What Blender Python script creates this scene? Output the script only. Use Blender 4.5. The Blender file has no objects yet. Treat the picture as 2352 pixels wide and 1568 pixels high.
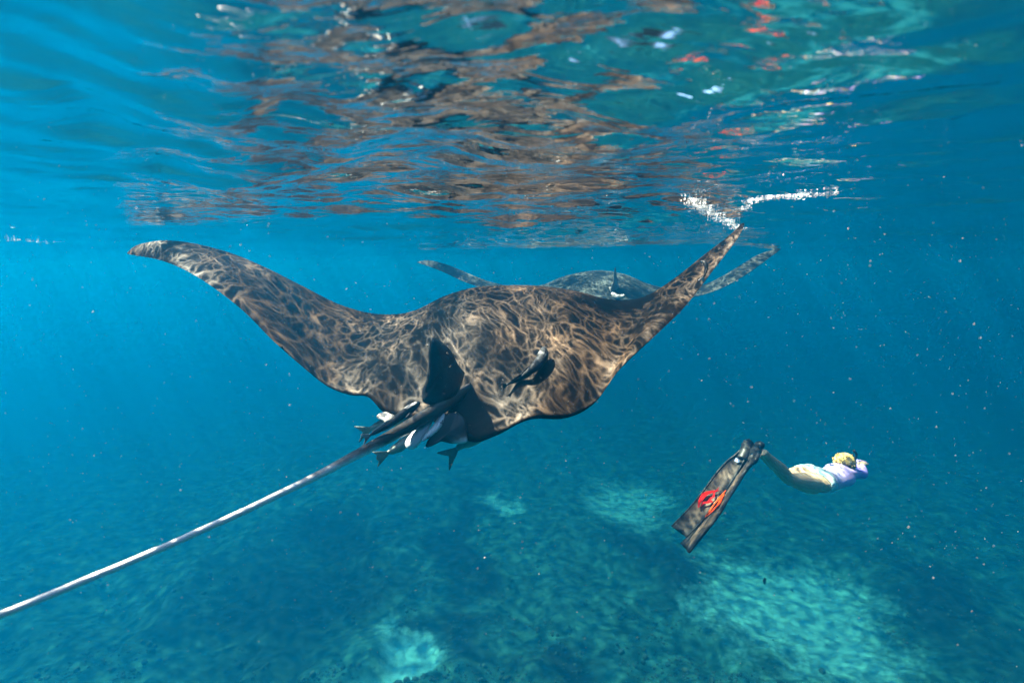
import bpy, bmesh, math, random
import numpy as np
from mathutils import Vector, noise as mnoise
random.seed(7); rng = np.random.default_rng(7)
R = math.radians
scene = bpy.context.scene
C = scene.collection

# ------------------------------------------------------------------ camera
CAM_Z = -0.22                      # the lens is 22 cm under the surface (z = 0)
PITCH = R(8.3)
PW, PH, F = 2352.0, 1568.0, 1176.0  # the photograph's frame, and the focal length in it
cam_d = bpy.data.cameras.new('camera'); cam = bpy.data.objects.new('camera', cam_d); C.objects.link(cam)
cam.location = (0, 0, CAM_Z); cam.rotation_euler = (R(90) - PITCH, 0, 0)
cam_d.sensor_width = 36.0; cam_d.lens = 36.0 * F / PW
cam_d.clip_start = 0.02; cam_d.clip_end = 600
cam_d.dof.use_dof = True; cam_d.dof.focus_distance = 2.6; cam_d.dof.aperture_fstop = 3.5
scene.camera = cam

# ------------------------------------------------------------------ sky, sun, exposure
SUN_EL, SUN_AZ = R(57), R(-72)     # azimuth measured from +Y towards +X
sun_dir = Vector((math.sin(SUN_AZ) * math.cos(SUN_EL), math.cos(SUN_AZ) * math.cos(SUN_EL), math.sin(SUN_EL)))
world = bpy.data.worlds.new('World'); scene.world = world; world.use_nodes = True
wn = world.node_tree.nodes; wl = world.node_tree.links
bg = wn['Background']; bg.inputs['Strength'].default_value = 0.08
sky = wn.new('ShaderNodeTexSky'); sky.sky_type = 'NISHITA'; sky.sun_disc = False
sky.sun_elevation = SUN_EL; sky.sun_rotation = SUN_AZ
wl.new(sky.outputs[0], bg.inputs['Color'])
sun_d = bpy.data.lights.new('sun', 'SUN'); sun_d.energy = 5.0; sun_d.angle = R(0.55); sun_d.color = (1.0, 0.87, 0.70)
sun = bpy.data.objects.new('sun', sun_d); C.objects.link(sun)
sun.rotation_euler = sun_dir.to_track_quat('Z', 'Y').to_euler(); sun.location = (-8, 8, 12)
scene.view_settings.view_transform = 'Standard'; scene.view_settings.look = 'None'
scene.view_settings.exposure = 0.64; scene.view_settings.gamma = 1.0; scene.view_settings.use_curve_mapping = False
scene.render.engine = 'CYCLES'
cy = scene.cycles
cy.use_denoising = True; cy.max_bounces = 8; cy.diffuse_bounces = 2; cy.glossy_bounces = 4
cy.transmission_bounces = 4; cy.volume_bounces = 1; cy.transparent_max_bounces = 8
cy.sample_clamp_indirect = 4.0; cy.caustics_reflective = False; cy.caustics_refractive = False

# ------------------------------------------------------------------ helpers
cF = np.array((0, math.cos(PITCH), -math.sin(PITCH))); cU = np.array((0, math.sin(PITCH), math.cos(PITCH)))
def at(px, py, y):
    """the place at distance y in front of the lens that the photograph shows at (px, py)"""
    d = cF + np.array((1., 0, 0)) * (px - PW / 2) / F + cU * (PH / 2 - py) / F
    return np.array((0, 0, CAM_Z)) + d * (y / d[1])
def at_z(px, py, z):
    d = cF + np.array((1., 0, 0)) * (px - PW / 2) / F + cU * (PH / 2 - py) / F
    return np.array((0, 0, CAM_Z)) + d * ((z - CAM_Z) / d[2])

def crom(P, n, closed=False):
    """Catmull-Rom through the rows of P, n samples"""
    P = np.asarray(P, float); k = len(P)
    t = np.linspace(0, k - 1, n); i = np.clip(t.astype(int), 0, k - 2); f = (t - i)[:, None]
    g = lambda j: P[np.clip(j, 0, k - 1)]
    p0, p1, p2, p3 = g(i - 1), g(i), g(i + 1), g(i + 2)
    return 0.5 * (2 * p1 + (p2 - p0) * f + (2 * p0 - 5 * p1 + 4 * p2 - p3) * f**2 + (3 * p1 - p0 - 3 * p2 + p3) * f**3)

def props(o, label=None, cat=None, group=None, kind=None):
    for k, v in (('label', label), ('category', cat), ('group', group), ('kind', kind)):
        if v: o[k] = v
    return o
def mesh(name, V, Fc, mats, parent=None, smooth=True, mat_idx=None, attrs=None):
    me = bpy.data.meshes.new(name)
    V = np.asarray(V, float)
    me.from_pydata(V.tolist(), [], [tuple(int(i) for i in f) for f in Fc])
    for m in (mats if isinstance(mats, (list, tuple)) else [mats]): me.materials.append(m)
    if mat_idx is not None: me.polygons.foreach_set('material_index', np.asarray(mat_idx, np.int32))
    me.polygons.foreach_set('use_smooth', [smooth] * len(me.polygons))
    for k, a in (attrs or {}).items():
        at_ = me.attributes.new(k, 'FLOAT', 'POINT'); at_.data.foreach_set('value', np.asarray(a, np.float32))
    me.validate(); me.update()
    o = bpy.data.objects.new(name, me); C.objects.link(o)
    if parent is not None:
        o.parent = parent
        # vertices were given in world space: undo the parents' offset
        off = np.zeros(3); p = parent
        while p is not None: off += np.array(p.location); p = p.parent
        co = np.empty(len(me.vertices) * 3); me.vertices.foreach_get('co', co)
        co = co.reshape(-1, 3) - off; me.vertices.foreach_set('co', co.ravel()); me.update()
    return o
def empty(name, loc, parent=None):
    o = bpy.data.objects.new(name, None); C.objects.link(o); o.location = loc; o.empty_display_size = 0.1
    if parent: o.parent = parent
    return o
def fix_normals(o):
    bm = bmesh.new(); bm.from_mesh(o.data); bmesh.ops.recalc_face_normals(bm, faces=bm.faces); bm.to_mesh(o.data); bm.free(); return o
def grid_faces(nr, nc, off=0, wrap=False):
    f = []
    for r in range(nr - 1):
        for c in range(nc if wrap else nc - 1):
            a = off + r * nc + c; b = off + r * nc + (c + 1) % nc
            f.append((a, b, b + nc, a + nc))
    return f
def tube(path, rx, rz=None, n=12, up=(0, 0, 1), caps=True):
    """closed tube along path (k,3) with half-widths rx (sideways) and rz (along up)"""
    path = np.asarray(path, float); k = len(path); rx = np.broadcast_to(rx, (k,)); rz = rx if rz is None else np.broadcast_to(rz, (k,))
    T = np.gradient(path, axis=0); T /= np.linalg.norm(T, axis=1)[:, None] + 1e-9
    up = np.asarray(up, float); S = np.cross(T, up); S /= np.linalg.norm(S, axis=1)[:, None] + 1e-9; U = np.cross(S, T)
    a = np.linspace(0, 2 * np.pi, n, endpoint=False)
    V = (path[:, None] + S[:, None] * (np.cos(a)[None, :, None] * rx[:, None, None]) + U[:, None] * (np.sin(a)[None, :, None] * rz[:, None, None])).reshape(-1, 3)
    Fc = grid_faces(k, n, 0, True)
    if caps: Fc += [tuple(range(n - 1, -1, -1)), tuple(range((k - 1) * n, k * n))]
    return V, Fc
def join(*parts):
    V, Fc, o = [], [], 0
    for v, f in parts:
        V.append(np.asarray(v, float)); Fc += [tuple(i + o for i in q) for q in f]; o += len(v)
    return np.vstack(V), Fc
def thin_fin(outline, thick, rounds=4):
    """a fin with a lens-shaped section: outline (k,3) closed loop, thick half-thickness vectors towards the middle"""
    O = np.asarray(outline, float); k = len(O); c = O.mean(0)
    e1 = O - c; u, s, vt = np.linalg.svd(e1); nrm = vt[2]
    V = [O]; prof = []
    rings = [0.0, 0.12, 0.35, 0.7]
    top, bot = [], []
    Vl = list(O)
    def ring(t, sgn):
        w = math.sqrt(max(0, 1 - (1 - t) ** 2))
        return O * (1 - t) + c * t + nrm * sgn * thick * w
    idx = {0: list(range(k))}
    Fc = []
    for sgn in (1, -1):
        prev = list(range(k))
        for t in rings[1:]:
            st = len(Vl); Vl += list(ring(t, sgn)); cur = list(range(st, st + k))
            for i in range(k):
                j = (i + 1) % k
                Fc.append((prev[i], prev[j], cur[j], cur[i]) if sgn > 0 else (prev[j], prev[i], cur[i], cur[j]))
            prev = cur
        st = len(Vl); Vl.append(c + nrm * sgn * thick)
        for i in range(k):
            j = (i + 1) % k
            Fc.append((prev[i], prev[j], st) if sgn > 0 else (prev[j], prev[i], st))
    return np.array(Vl), Fc

# node helpers
class NT:
    def __init__(s, m): s.t = m.node_tree; s.n = s.t.nodes; s.l = s.t.links
    def __call__(s, typ, ins=None, **kw):
        nd = s.n.new(typ)
        for k, v in kw.items(): setattr(nd, k, v)
        for k, v in (ins or {}).items():
            if isinstance(v, bpy.types.NodeSocket): s.l.new(v, nd.inputs[k])
            else: nd.inputs[k].default_value = v
        return nd
    def math(s, op, a, b=0.0, clamp=False):
        nd = s.n.new('ShaderNodeMath'); nd.operation = op; nd.use_clamp = clamp
        for i, v in ((0, a), (1, b)):
            if isinstance(v, bpy.types.NodeSocket): s.l.new(v, nd.inputs[i])
            else: nd.inputs[i].default_value = v
        return nd.outputs[0]
    def ramp(s, fac, stops, interp='LINEAR'):
        nd = s.n.new('ShaderNodeValToRGB'); cr = nd.color_ramp; cr.interpolation = interp
        while len(cr.elements) < len(stops): cr.elements.new(0.5)
        for e, (p, c) in zip(cr.elements, stops):
            e.position = p; e.color = c if len(c) == 4 else (*c, 1)
        s.l.new(fac, nd.inputs[0]); return nd.outputs[0]
    def mix(s, fac, a, b):
        nd = s.n.new('ShaderNodeMix'); nd.data_type = 'RGBA'
        for i, v in ((0, fac), (6, a), (7, b)):
            if isinstance(v, bpy.types.NodeSocket): s.l.new(v, nd.inputs[i])
            else: nd.inputs[i].default_value = v if not isinstance(v, tuple) or len(v) == 4 else (*v, 1)
        return nd.outputs[2]
def new_mat(name):
    m = bpy.data.materials.new(name); m.use_nodes = True; return m
def skin_mat(name, stops, scale=9.0, rough=0.55, spec=0.25, bump=0.15, bscale=60.0, attr=None):
    """noise-mottled animal skin / cloth / rubber"""
    m = new_mat(name); N = NT(m); b = m.node_tree.nodes['Principled BSDF']
    tc = N('ShaderNodeTexCoord')
    nz = N('ShaderNodeTexNoise', {'Vector': tc.outputs['Object'], 'Scale': scale, 'Detail': 6.0, 'Roughness': 0.65})
    fac = nz.outputs[0]
    col = N.ramp(fac, stops)
    N.l.new(col, b.inputs['Base Color']); b.inputs['Roughness'].default_value = rough; b.inputs['Specular IOR Level'].default_value = spec
    nb = N('ShaderNodeTexNoise', {'Vector': tc.outputs['Object'], 'Scale': bscale, 'Detail': 4.0})
    bp = N('ShaderNodeBump', {'Height': nb.outputs[0], 'Strength': bump, 'Distance': 0.01}); N.l.new(bp.outputs[0], b.inputs['Normal'])
    return m

# ------------------------------------------------------------------ water body (the "haze")
WB = 150.0; FLOOR = -13.0
bm = bmesh.new(); bmesh.ops.create_cube(bm, size=1.0)
z0, z1 = FLOOR - 3.2, 0.6
for v in bm.verts:
    v.co = Vector((v.co.x * 2 * WB, v.co.y * 2 * WB, z0 if v.co.z < 0 else z1))
me = bpy.data.meshes.new('haze'); bm.to_mesh(me); bm.free()
haze = bpy.data.objects.new('haze', me); C.objects.link(haze)
props(haze, 'clear blue sea water that fades distant things to blue', 'water', kind='stuff')
hm = new_mat('sea_water_body'); hn = hm.node_tree.nodes; hn.remove(hn['Principled BSDF'])
pv = hn.new('ShaderNodeVolumePrincipled')
pv.inputs['Color'].default_value = (0.0, 0.205, 0.455, 1)
pv.inputs['Density'].default_value = 0.12
pv.inputs['Absorption Color'].default_value = (0.03, 0.31, 0.43, 1)
pv.inputs['Anisotropy'].default_value = 0.70
hm.node_tree.links.new(pv.outputs[0], hn['Material Output'].inputs['Volume'])
me.materials.append(hm)

# ------------------------------------------------------------------ water surface seen from below
def wave_h(x, y):
    h = np.zeros_like(x); r = np.sqrt(x * x + y * y)
    rs = np.random.default_rng(23)
    fade = 1 / (1 + (r / 25) ** 2)
    wake = 0.32 + 0.78 * np.exp(-((x + 0.12) / (0.45 + 0.36 * np.clip(y, 0, 4))) ** 4)   # the manta stirs the water above it
    wx = x + 0.25 * np.sin(0.9 * y + 1.3) + 0.1 * np.sin(2.3 * x + 1.7 * y); wy = y + 0.25 * np.sin(0.8 * x - 0.7) + 0.08 * np.sin(2.9 * y - 1.1 * x)
    for lam, amp, n in ((5.0, 0.020, 3), (2.2, 0.014, 4), (1.0, 0.0085, 6), (0.5, 0.0064, 8), (0.24, 0.0046, 12), (0.12, 0.0032, 14)):
        for _ in range(n):
            a = rs.normal(R(80), R(30)); L = lam * rs.uniform(0.75, 1.35); k = 2 * np.pi / L
            ph = rs.uniform(0, 2 * np.pi)
            s = np.sin(k * (wx * np.cos(a) + wy * np.sin(a)) + ph)
            lim = np.clip(1.5 - r * 0.02 / lam, 0, 1)
            if lam < 1.5: s = s * wake
            h += amp / math.sqrt(n) * (s - 0.25 * np.cos(2 * (k * (wx * np.cos(a) + wy * np.sin(a)) + ph))) * fade * lim
    return h
rad = np.geomspace(0.12, 140, 600)
ang = np.concatenate([np.linspace(-60, 60, 760), np.linspace(60, 300, 90)[1:-1]]); ang = np.radians(ang)
rr, aa = np.meshgrid(rad, ang, indexing='ij')
sx, sy = rr * np.sin(aa), rr * np.cos(aa); sz = wave_h(sx, sy)
V = np.stack([sx, sy, sz], -1).reshape(-1, 3); nc = len(ang)
V = np.vstack([V, [[0, 0, float(sz[0].mean())]]])
Fc = grid_faces(len(rad), nc, 0, True)
Fc += [((i + 1) % nc, i, len(V) - 1) for i in range(nc)]
wm = new_mat('water_surface'); N = NT(wm); N.n.remove(N.n['Principled BSDF'])
geo = N('ShaderNodeNewGeometry'); pos = geo.outputs['Position']
# fine ripples
mp = N('ShaderNodeMapping', {'Vector': pos, 'Rotation': (0, 0, R(-12)), 'Scale': (0.55, 1.5, 1.0)})
r1 = N('ShaderNodeTexNoise', {'Vector': mp.outputs[0], 'Scale': 9.0, 'Detail': 3.0, 'Roughness': 0.5, 'Distortion': 0.6}, noise_dimensions='2D')
r2 = N('ShaderNodeTexNoise', {'Vector': mp.outputs[0], 'Scale': 38.0, 'Detail': 2.0, 'Roughness': 0.5, 'Distortion': 0.8}, noise_dimensions='2D')
hgt = N.math('ADD', N.math('MULTIPLY', r1.outputs[0], 1.0), N.math('MULTIPLY', r2.outputs[0], 0.12))
bmp = N('ShaderNodeBump', {'Height': hgt, 'Strength': 1.0, 'Distance': 0.006})
# painted caustics: a net of light in the transparent colour, separate from the ripples
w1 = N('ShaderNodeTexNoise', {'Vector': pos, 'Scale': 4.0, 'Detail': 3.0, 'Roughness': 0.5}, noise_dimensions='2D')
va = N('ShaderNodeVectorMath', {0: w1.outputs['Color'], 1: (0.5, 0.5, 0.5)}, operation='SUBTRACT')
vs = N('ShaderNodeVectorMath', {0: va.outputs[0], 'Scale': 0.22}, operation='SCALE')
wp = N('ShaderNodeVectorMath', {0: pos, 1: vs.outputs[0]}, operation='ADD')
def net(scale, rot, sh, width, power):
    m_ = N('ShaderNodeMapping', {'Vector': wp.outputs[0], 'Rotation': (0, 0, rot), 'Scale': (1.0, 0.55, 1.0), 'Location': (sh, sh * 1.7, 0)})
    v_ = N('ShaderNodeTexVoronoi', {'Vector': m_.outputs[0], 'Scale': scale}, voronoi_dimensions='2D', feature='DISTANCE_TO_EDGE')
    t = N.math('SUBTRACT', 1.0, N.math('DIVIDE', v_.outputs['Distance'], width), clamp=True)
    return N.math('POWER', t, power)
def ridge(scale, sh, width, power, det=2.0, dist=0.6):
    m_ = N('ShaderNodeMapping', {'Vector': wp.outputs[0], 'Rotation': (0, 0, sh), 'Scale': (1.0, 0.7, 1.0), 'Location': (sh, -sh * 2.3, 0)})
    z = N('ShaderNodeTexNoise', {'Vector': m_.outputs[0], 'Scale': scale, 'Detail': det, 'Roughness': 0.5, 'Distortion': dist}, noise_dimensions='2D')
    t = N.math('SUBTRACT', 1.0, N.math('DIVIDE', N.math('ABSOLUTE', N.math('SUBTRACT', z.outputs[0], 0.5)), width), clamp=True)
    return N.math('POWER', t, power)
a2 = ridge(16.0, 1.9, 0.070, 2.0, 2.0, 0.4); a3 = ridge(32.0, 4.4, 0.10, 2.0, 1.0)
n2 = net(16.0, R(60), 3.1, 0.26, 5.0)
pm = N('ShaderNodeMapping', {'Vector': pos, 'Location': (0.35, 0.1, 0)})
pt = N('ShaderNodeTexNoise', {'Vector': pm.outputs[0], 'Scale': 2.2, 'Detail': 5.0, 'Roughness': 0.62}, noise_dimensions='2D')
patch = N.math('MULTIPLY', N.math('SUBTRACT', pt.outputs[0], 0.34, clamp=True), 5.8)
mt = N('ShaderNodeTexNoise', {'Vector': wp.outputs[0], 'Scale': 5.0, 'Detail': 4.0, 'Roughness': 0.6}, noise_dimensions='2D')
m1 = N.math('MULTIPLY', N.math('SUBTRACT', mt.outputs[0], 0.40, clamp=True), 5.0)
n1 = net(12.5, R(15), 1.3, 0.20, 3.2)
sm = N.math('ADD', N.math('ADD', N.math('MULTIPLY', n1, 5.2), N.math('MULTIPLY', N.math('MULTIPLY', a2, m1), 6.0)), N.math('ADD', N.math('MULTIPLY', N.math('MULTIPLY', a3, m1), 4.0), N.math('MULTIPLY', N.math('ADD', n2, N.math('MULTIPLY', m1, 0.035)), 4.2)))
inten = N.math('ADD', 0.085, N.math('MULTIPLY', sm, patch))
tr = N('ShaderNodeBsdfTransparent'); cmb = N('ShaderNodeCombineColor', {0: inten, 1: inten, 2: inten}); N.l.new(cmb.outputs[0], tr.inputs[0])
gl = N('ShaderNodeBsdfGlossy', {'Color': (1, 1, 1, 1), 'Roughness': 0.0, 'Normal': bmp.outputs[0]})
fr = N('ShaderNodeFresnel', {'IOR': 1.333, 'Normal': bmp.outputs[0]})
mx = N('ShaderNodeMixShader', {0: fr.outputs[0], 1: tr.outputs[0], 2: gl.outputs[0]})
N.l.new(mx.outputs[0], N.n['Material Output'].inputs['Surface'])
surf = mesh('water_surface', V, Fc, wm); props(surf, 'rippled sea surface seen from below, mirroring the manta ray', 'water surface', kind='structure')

# ------------------------------------------------------------------ seabed
SAND = [  # outline of each bare sand patch, traced on the floor: centre px, py, half-width px, half-height px
    (1840, 1440, 210, 150), (1780, 1350, 120, 60), (940, 1500, 90, 70), (1440, 1160, 95, 55), (1140, 1170, 40, 25), (870, 1560, 40, 50)]
def sand_mask(x, y):
    m = np.zeros_like(x)
    nx = x + 0.5 * np.sin(1.7 * y + 0.4 * x) + 0.25 * np.sin(3.9 * x + 1.1 * y); ny = y + 0.5 * np.sin(1.3 * x) + 0.3 * np.sin(3.1 * y - 2.0 * x)
    for px, py, hw, hh in SAND:
        c = at_z(px, py, FLOOR); a = at_z(px + hw, py, FLOOR); b0 = at_z(px, py + hh, FLOOR); b1 = at_z(px, py - hh, FLOOR)
        wx = abs(a[0] - c[0]); wy = abs(b1[1] - b0[1]) / 2; cy_ = (b0[1] + b1[1]) / 2
        d = np.sqrt(((nx - c[0]) / wx) ** 2 + ((ny - cy_) / wy) ** 2)
        m = np.maximum(m, np.clip((1.45 - d) / 1.0, 0, 1))
    return m
DARK = [(640, 1400, 260, 130), (1050, 1290, 55, 170), (1080, 1480, 110, 70), (800, 1230, 160, 60), (1560, 1330, 120, 90), (2150, 1400, 110, 160), (1330, 1520, 90, 60)]
def dark_mask(x, y):
    m = np.zeros_like(x); nx = x + 0.9 * np.sin(0.9 * y) + 0.4 * np.sin(2.3 * x + y); ny = y + 0.8 * np.sin(0.8 * x + 1) + 0.4 * np.sin(2.1 * y - x)
    for px, py, hw, hh in DARK:
        c = at_z(px, py, FLOOR); a = at_z(px + hw, py, FLOOR); b0 = at_z(px, py + hh, FLOOR); b1 = at_z(px, py - hh, FLOOR)
        d = np.sqrt(((nx - c[0]) / abs(a[0] - c[0])) ** 2 + ((ny - (b0[1] + b1[1]) / 2) / (abs(b1[1] - b0[1]) / 2)) ** 2)
        m = np.maximum(m, np.clip((1.4 - d) / 0.9, 0, 1))
    return m
def nz_arr(x, y, s, o, oct=4):
    out = np.empty(x.size)
    xf, yf = x.ravel(), y.ravel()
    for i in range(x.size):
        out[i] = mnoise.fractal(Vector((xf[i] * s + o, yf[i] * s - o, o * 0.37)), 0.8, 2.1, oct)
    return out.reshape(x.shape)
def bed_h(x, y):
    m = sand_mask(x, y)
    return FLOOR + (1 - m) * (0.22 + 0.60 * nz_arr(x, y, 0.16, 3.0, 3) + 0.20 * nz_arr(x, y, 0.8, 9.0, 3)), m
ys = np.concatenate([np.linspace(-145, 2, 14)[:-1], np.linspace(2, 22, 190), np.geomspace(22, 145, 60)[1:]])
xs = np.concatenate([-np.geomspace(14, 145, 22)[::-1][:-1], np.linspace(-14, 18, 250), np.geomspace(18, 145, 22)[1:]])
yy, xx = np.meshgrid(ys, xs, indexing='ij'); zz, mm = bed_h(xx, yy)
bm_ = new_mat('seabed'); N = NT(bm_); b = N.n['Principled BSDF']
tc = N('ShaderNodeTexCoord'); sa = N('ShaderNodeAttribute', attribute_name='sand')
n1_ = N('ShaderNodeTexNoise', {'Vector': tc.outputs['Object'], 'Scale': 1.6, 'Detail': 8.0, 'Roughness': 0.7})
n2_ = N('ShaderNodeTexNoise', {'Vector': tc.outputs['Object'], 'Scale': 5.0, 'Detail': 5.0, 'Roughness': 0.7})
dk = N('ShaderNodeAttribute', attribute_name='dark_reef')
reef0 = N.ramp(n1_.outputs[0], [(0.36, (0.018, 0.046, 0.042)), (0.5, (0.045, 0.120, 0.105)), (0.68, (0.10, 0.25, 0.215))])
reef = N.mix(N.math('MULTIPLY', dk.outputs['Fac'], 0.95), reef0, (0.018, 0.022, 0.020))
sandc = N.ramp(n2_.outputs[0], [(0.36, (0.22, 0.45, 0.46)), (0.6, (0.30, 0.60, 0.61))])
edge = N.math('ADD', sa.outputs['Fac'], N.math('MULTIPLY', N.math('SUBTRACT', n2_.outputs[0], 0.5), 1.1))
N.l.new(N.mix(N.ramp(edge, [(0.25, (0, 0, 0)), (0.85, (1, 1, 1))]), reef, sandc), b.inputs['Base Color'])
b.inputs['Roughness'].default_value = 0.9; b.inputs['Specular IOR Level'].default_value = 0.1
bed = mesh('seabed', np.stack([xx, yy, zz], -1).reshape(-1, 3), grid_faces(len(ys), len(xs)), bm_, attrs={'sand': mm.ravel(), 'dark_reef': dark_mask(xx, yy).ravel()})
props(bed, 'reef floor with bare pale sand patches', 'seabed', kind='structure')

# ------------------------------------------------------------------ manta rays
dark = skin_mat('manta_back_skin', [(0.34, (0.011, 0.0062, 0.0034)), (0.5, (0.022, 0.0125, 0.0066)), (0.66, (0.044, 0.0250, 0.0130))], scale=4.5, bscale=150, bump=0.12, rough=0.6, spec=0.1)
white = skin_mat('manta_belly_skin', [(0.3, (0.62, 0.63, 0.63)), (0.7, (0.80, 0.80, 0.79))], scale=5)
black = skin_mat('manta_black_skin', [(0.3, (0.010, 0.012, 0.014)), (0.7, (0.026, 0.027, 0.030))], scale=12, rough=0.4)

def manta_disc(st, parent, ncol=170, nrow=26, nfront=9, thick=0.30, back=None):
    """st rows: crest px, py, dist | trailing px, py, dist | body (0 wing .. 1 trunk)"""
    S = crom(np.array(st, float), ncol)
    S[:, 6] = np.clip(S[:, 6], 0, 1)
    top = np.zeros((nrow + nfront, ncol, 3)); pix = np.zeros((nrow, ncol, 3))
    for c in range(ncol):
        cx, cy_, cd, tx, ty, td, bd = S[c]
        for r in range(nrow):
            v = r / (nrow - 1)
            e = (1 - bd) * v + bd * math.sin(v * math.pi / 2)
            d = td + (cd - td) * v - 0.05 * (1 - 0.5 * bd) * math.sin(math.pi * v) * min(1, abs(cd - td) * 2)
            p = (tx + (cx - tx) * e, ty + (cy_ - ty) * e, d)
            pix[r, c] = p; top[r, c] = at(*p)
        base = top[nrow - 1, c]; dr = base - top[nrow - 2, c]
        for q in range(nfront):
            t = (q + 1) / nfront
            top[nrow + q, c] = base + np.array((0.12, 0.50, 0)) * t * bd + np.array((0, 0, -0.20)) * bd * t * t + np.array((0.0, 0.03, 0.0)) * t * (1 - bd)
    du = np.gradient(top, axis=1); dv = np.gradient(top, axis=0)
    n = np.cross(du, dv); n /= np.linalg.norm(n, axis=2)[..., None] + 1e-9
    # smooth the normals a little
    for _ in range(3):
        n[1:-1, 1:-1] = (n[1:-1, 1:-1] * 2 + n[:-2, 1:-1] + n[2:, 1:-1] + n[1:-1, :-2] + n[1:-1, 2:]) / 6
    NR = nrow + nfront
    vv = np.linspace(0, 1, NR)[:, None]; bd = S[:, 6][None, :]
    edge = np.minimum(np.arange(ncol), np.arange(ncol)[::-1])[None, :] / (ncol * 0.12)
    th = (0.035 + (thick - 0.035) * bd) * np.clip(2.6 * vv ** 1.5 * (1 - vv) ** 0.6, 0, 1) * np.clip(edge, 0, 1) ** 0.6
    th[0] = 0; th[-1] = 0
    down = -n * 0.8 + np.array((0, 0.7, -0.25)) * bd[..., None]; down /= np.linalg.norm(down, axis=2)[..., None]
    bot = top + down * th[..., None]
    V = np.vstack([top.reshape(-1, 3), bot.reshape(-1, 3)])
    f1 = grid_faces(NR, ncol); f2 = [tuple(reversed(q)) for q in grid_faces(NR, ncol, NR * ncol)]
    o = mesh('body', V, f1 + f2, [back or dark, white], parent, mat_idx=[0] * len(f1) + [0 if i // (ncol - 1) < 5 else 1 for i in range(len(f2))])
    bm = bmesh.new(); bm.from_mesh(o.data); bmesh.ops.remove_doubles(bm, verts=bm.verts, dist=0.0006)
    bmesh.ops.dissolve_degenerate(bm, edges=bm.edges, dist=1e-5)
    bm.to_mesh(o.data); bm.free()
    return o, pix, top
def dist_on(pix, px, py):
    d = (pix[..., 0] - px) ** 2 + (pix[..., 1] - py) ** 2
    return pix.reshape(-1, 3)[d.argmin(), 2]

ST1 = [(291, 581, 3.05, 293, 583, 3.04, 0), (318, 562, 3.05, 312, 587, 2.98, 0), (380, 552, 3.05, 366, 597, 2.86, 0), (450, 561, 3.05, 425, 620, 2.74, 0),
       (530, 583, 3.06, 490, 660, 2.64, 0), (610, 617, 3.08, 560, 715, 2.56, 0), (690, 657, 3.10, 628, 783, 2.49, .03), (770, 697, 3.12, 696, 843, 2.42, .08),
       (840, 718, 3.12, 752, 887, 2.36, .2), (905, 722, 3.10, 803, 907, 2.31, .4), (960, 710, 3.08, 846, 912, 2.27, .65), (1020, 680, 3.10, 880, 946, 2.22, .9),
       (1090, 660, 3.12, 915, 960, 2.20, 1), (1170, 655, 3.14, 1010, 972, 2.12, 1), (1245, 657, 3.10, 1082, 1014, 2.06, 1), (1320, 668, 3.04, 1140, 1000, 2.05, 1),
       (1390, 686, 2.96, 1215, 964, 2.06, .85), (1440, 690, 2.88, 1300, 960, 2.08, .55), (1490, 677, 2.82, 1365, 926, 2.14, .3), (1540, 646, 2.76, 1420, 852, 2.22, .12),
       (1590, 609, 2.71, 1498, 777, 2.32, .03), (1635, 575, 2.67, 1572, 705, 2.42, 0), (1672, 547, 2.63, 1640, 618, 2.50, 0), (1700, 522, 2.60, 1696, 545, 2.56, 0), (1708, 512, 2.58, 1709, 514, 2.58, 0)]
manta = empty('manta_ray', tuple(at(1130, 800, 2.7)))
props(manta, 'large dark manta ray in the middle with wings raised and a long tail painted sunlit white', 'manta ray', 'manta rays swimming away under the surface')
disc, pix1, top1 = manta_disc(ST1, manta)

# tail
TP = [(1105, 872, dist_on(pix1, 1105, 872) + .06), (1052, 908, dist_on(pix1, 1052, 908) + .005), (1000, 942, 2.07), (950, 972, 1.97), (900, 1000, 1.86), (820, 1043, 1.68), (700, 1106, 1.46), (500, 1201, 1.20), (250, 1310, .97), (0, 1411, .80), (-160, 1470, .70)]
TR = [.020, .028, .031, .026, .0225, .0160, .0110, .0084, .0074, .0064, .005]
tp = crom(np.array(TP), 90); tr_ = crom(np.array(TR)[:, None], 90)[:, 0]
pts = np.array([at(*p) for p in tp])
wob = np.array([0.0020 * mnoise.noise(Vector((i * 0.31, 2.2, 0))) for i in range(90)]) * np.linspace(0, 1, 90)
pts[:, 2] += wob
Vt, Ft = tube(pts, tr_, tr_ * 1.05, n=14)
tm = new_mat('manta_tail_sunlit_skin'); N = NT(tm); b = N.n['Principled BSDF']
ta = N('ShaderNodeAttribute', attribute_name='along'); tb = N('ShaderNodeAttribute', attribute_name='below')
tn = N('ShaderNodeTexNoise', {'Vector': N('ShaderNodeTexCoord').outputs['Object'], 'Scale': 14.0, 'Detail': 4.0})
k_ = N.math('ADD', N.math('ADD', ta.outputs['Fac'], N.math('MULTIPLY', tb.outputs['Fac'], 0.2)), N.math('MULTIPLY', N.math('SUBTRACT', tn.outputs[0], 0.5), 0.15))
N.l.new(N.ramp(k_, [(0.52, (0.025, 0.021, 0.018)), (0.58, (0.30, 0.27, 0.25)), (0.64, (0.90, 0.90, 0.89))]), b.inputs['Base Color'])  # white end paints in the overexposed sunlit look; the paler underside is skin colour
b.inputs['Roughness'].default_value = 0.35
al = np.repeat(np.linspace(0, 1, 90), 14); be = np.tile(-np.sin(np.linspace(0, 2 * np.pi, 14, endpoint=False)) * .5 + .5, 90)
tail = mesh('tail', Vt, Ft, tm, manta, attrs={'along': al, 'below': be}); tail['label'] = 'long thin dark tail with a pale underside, sunlit white painted along its end'

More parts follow.
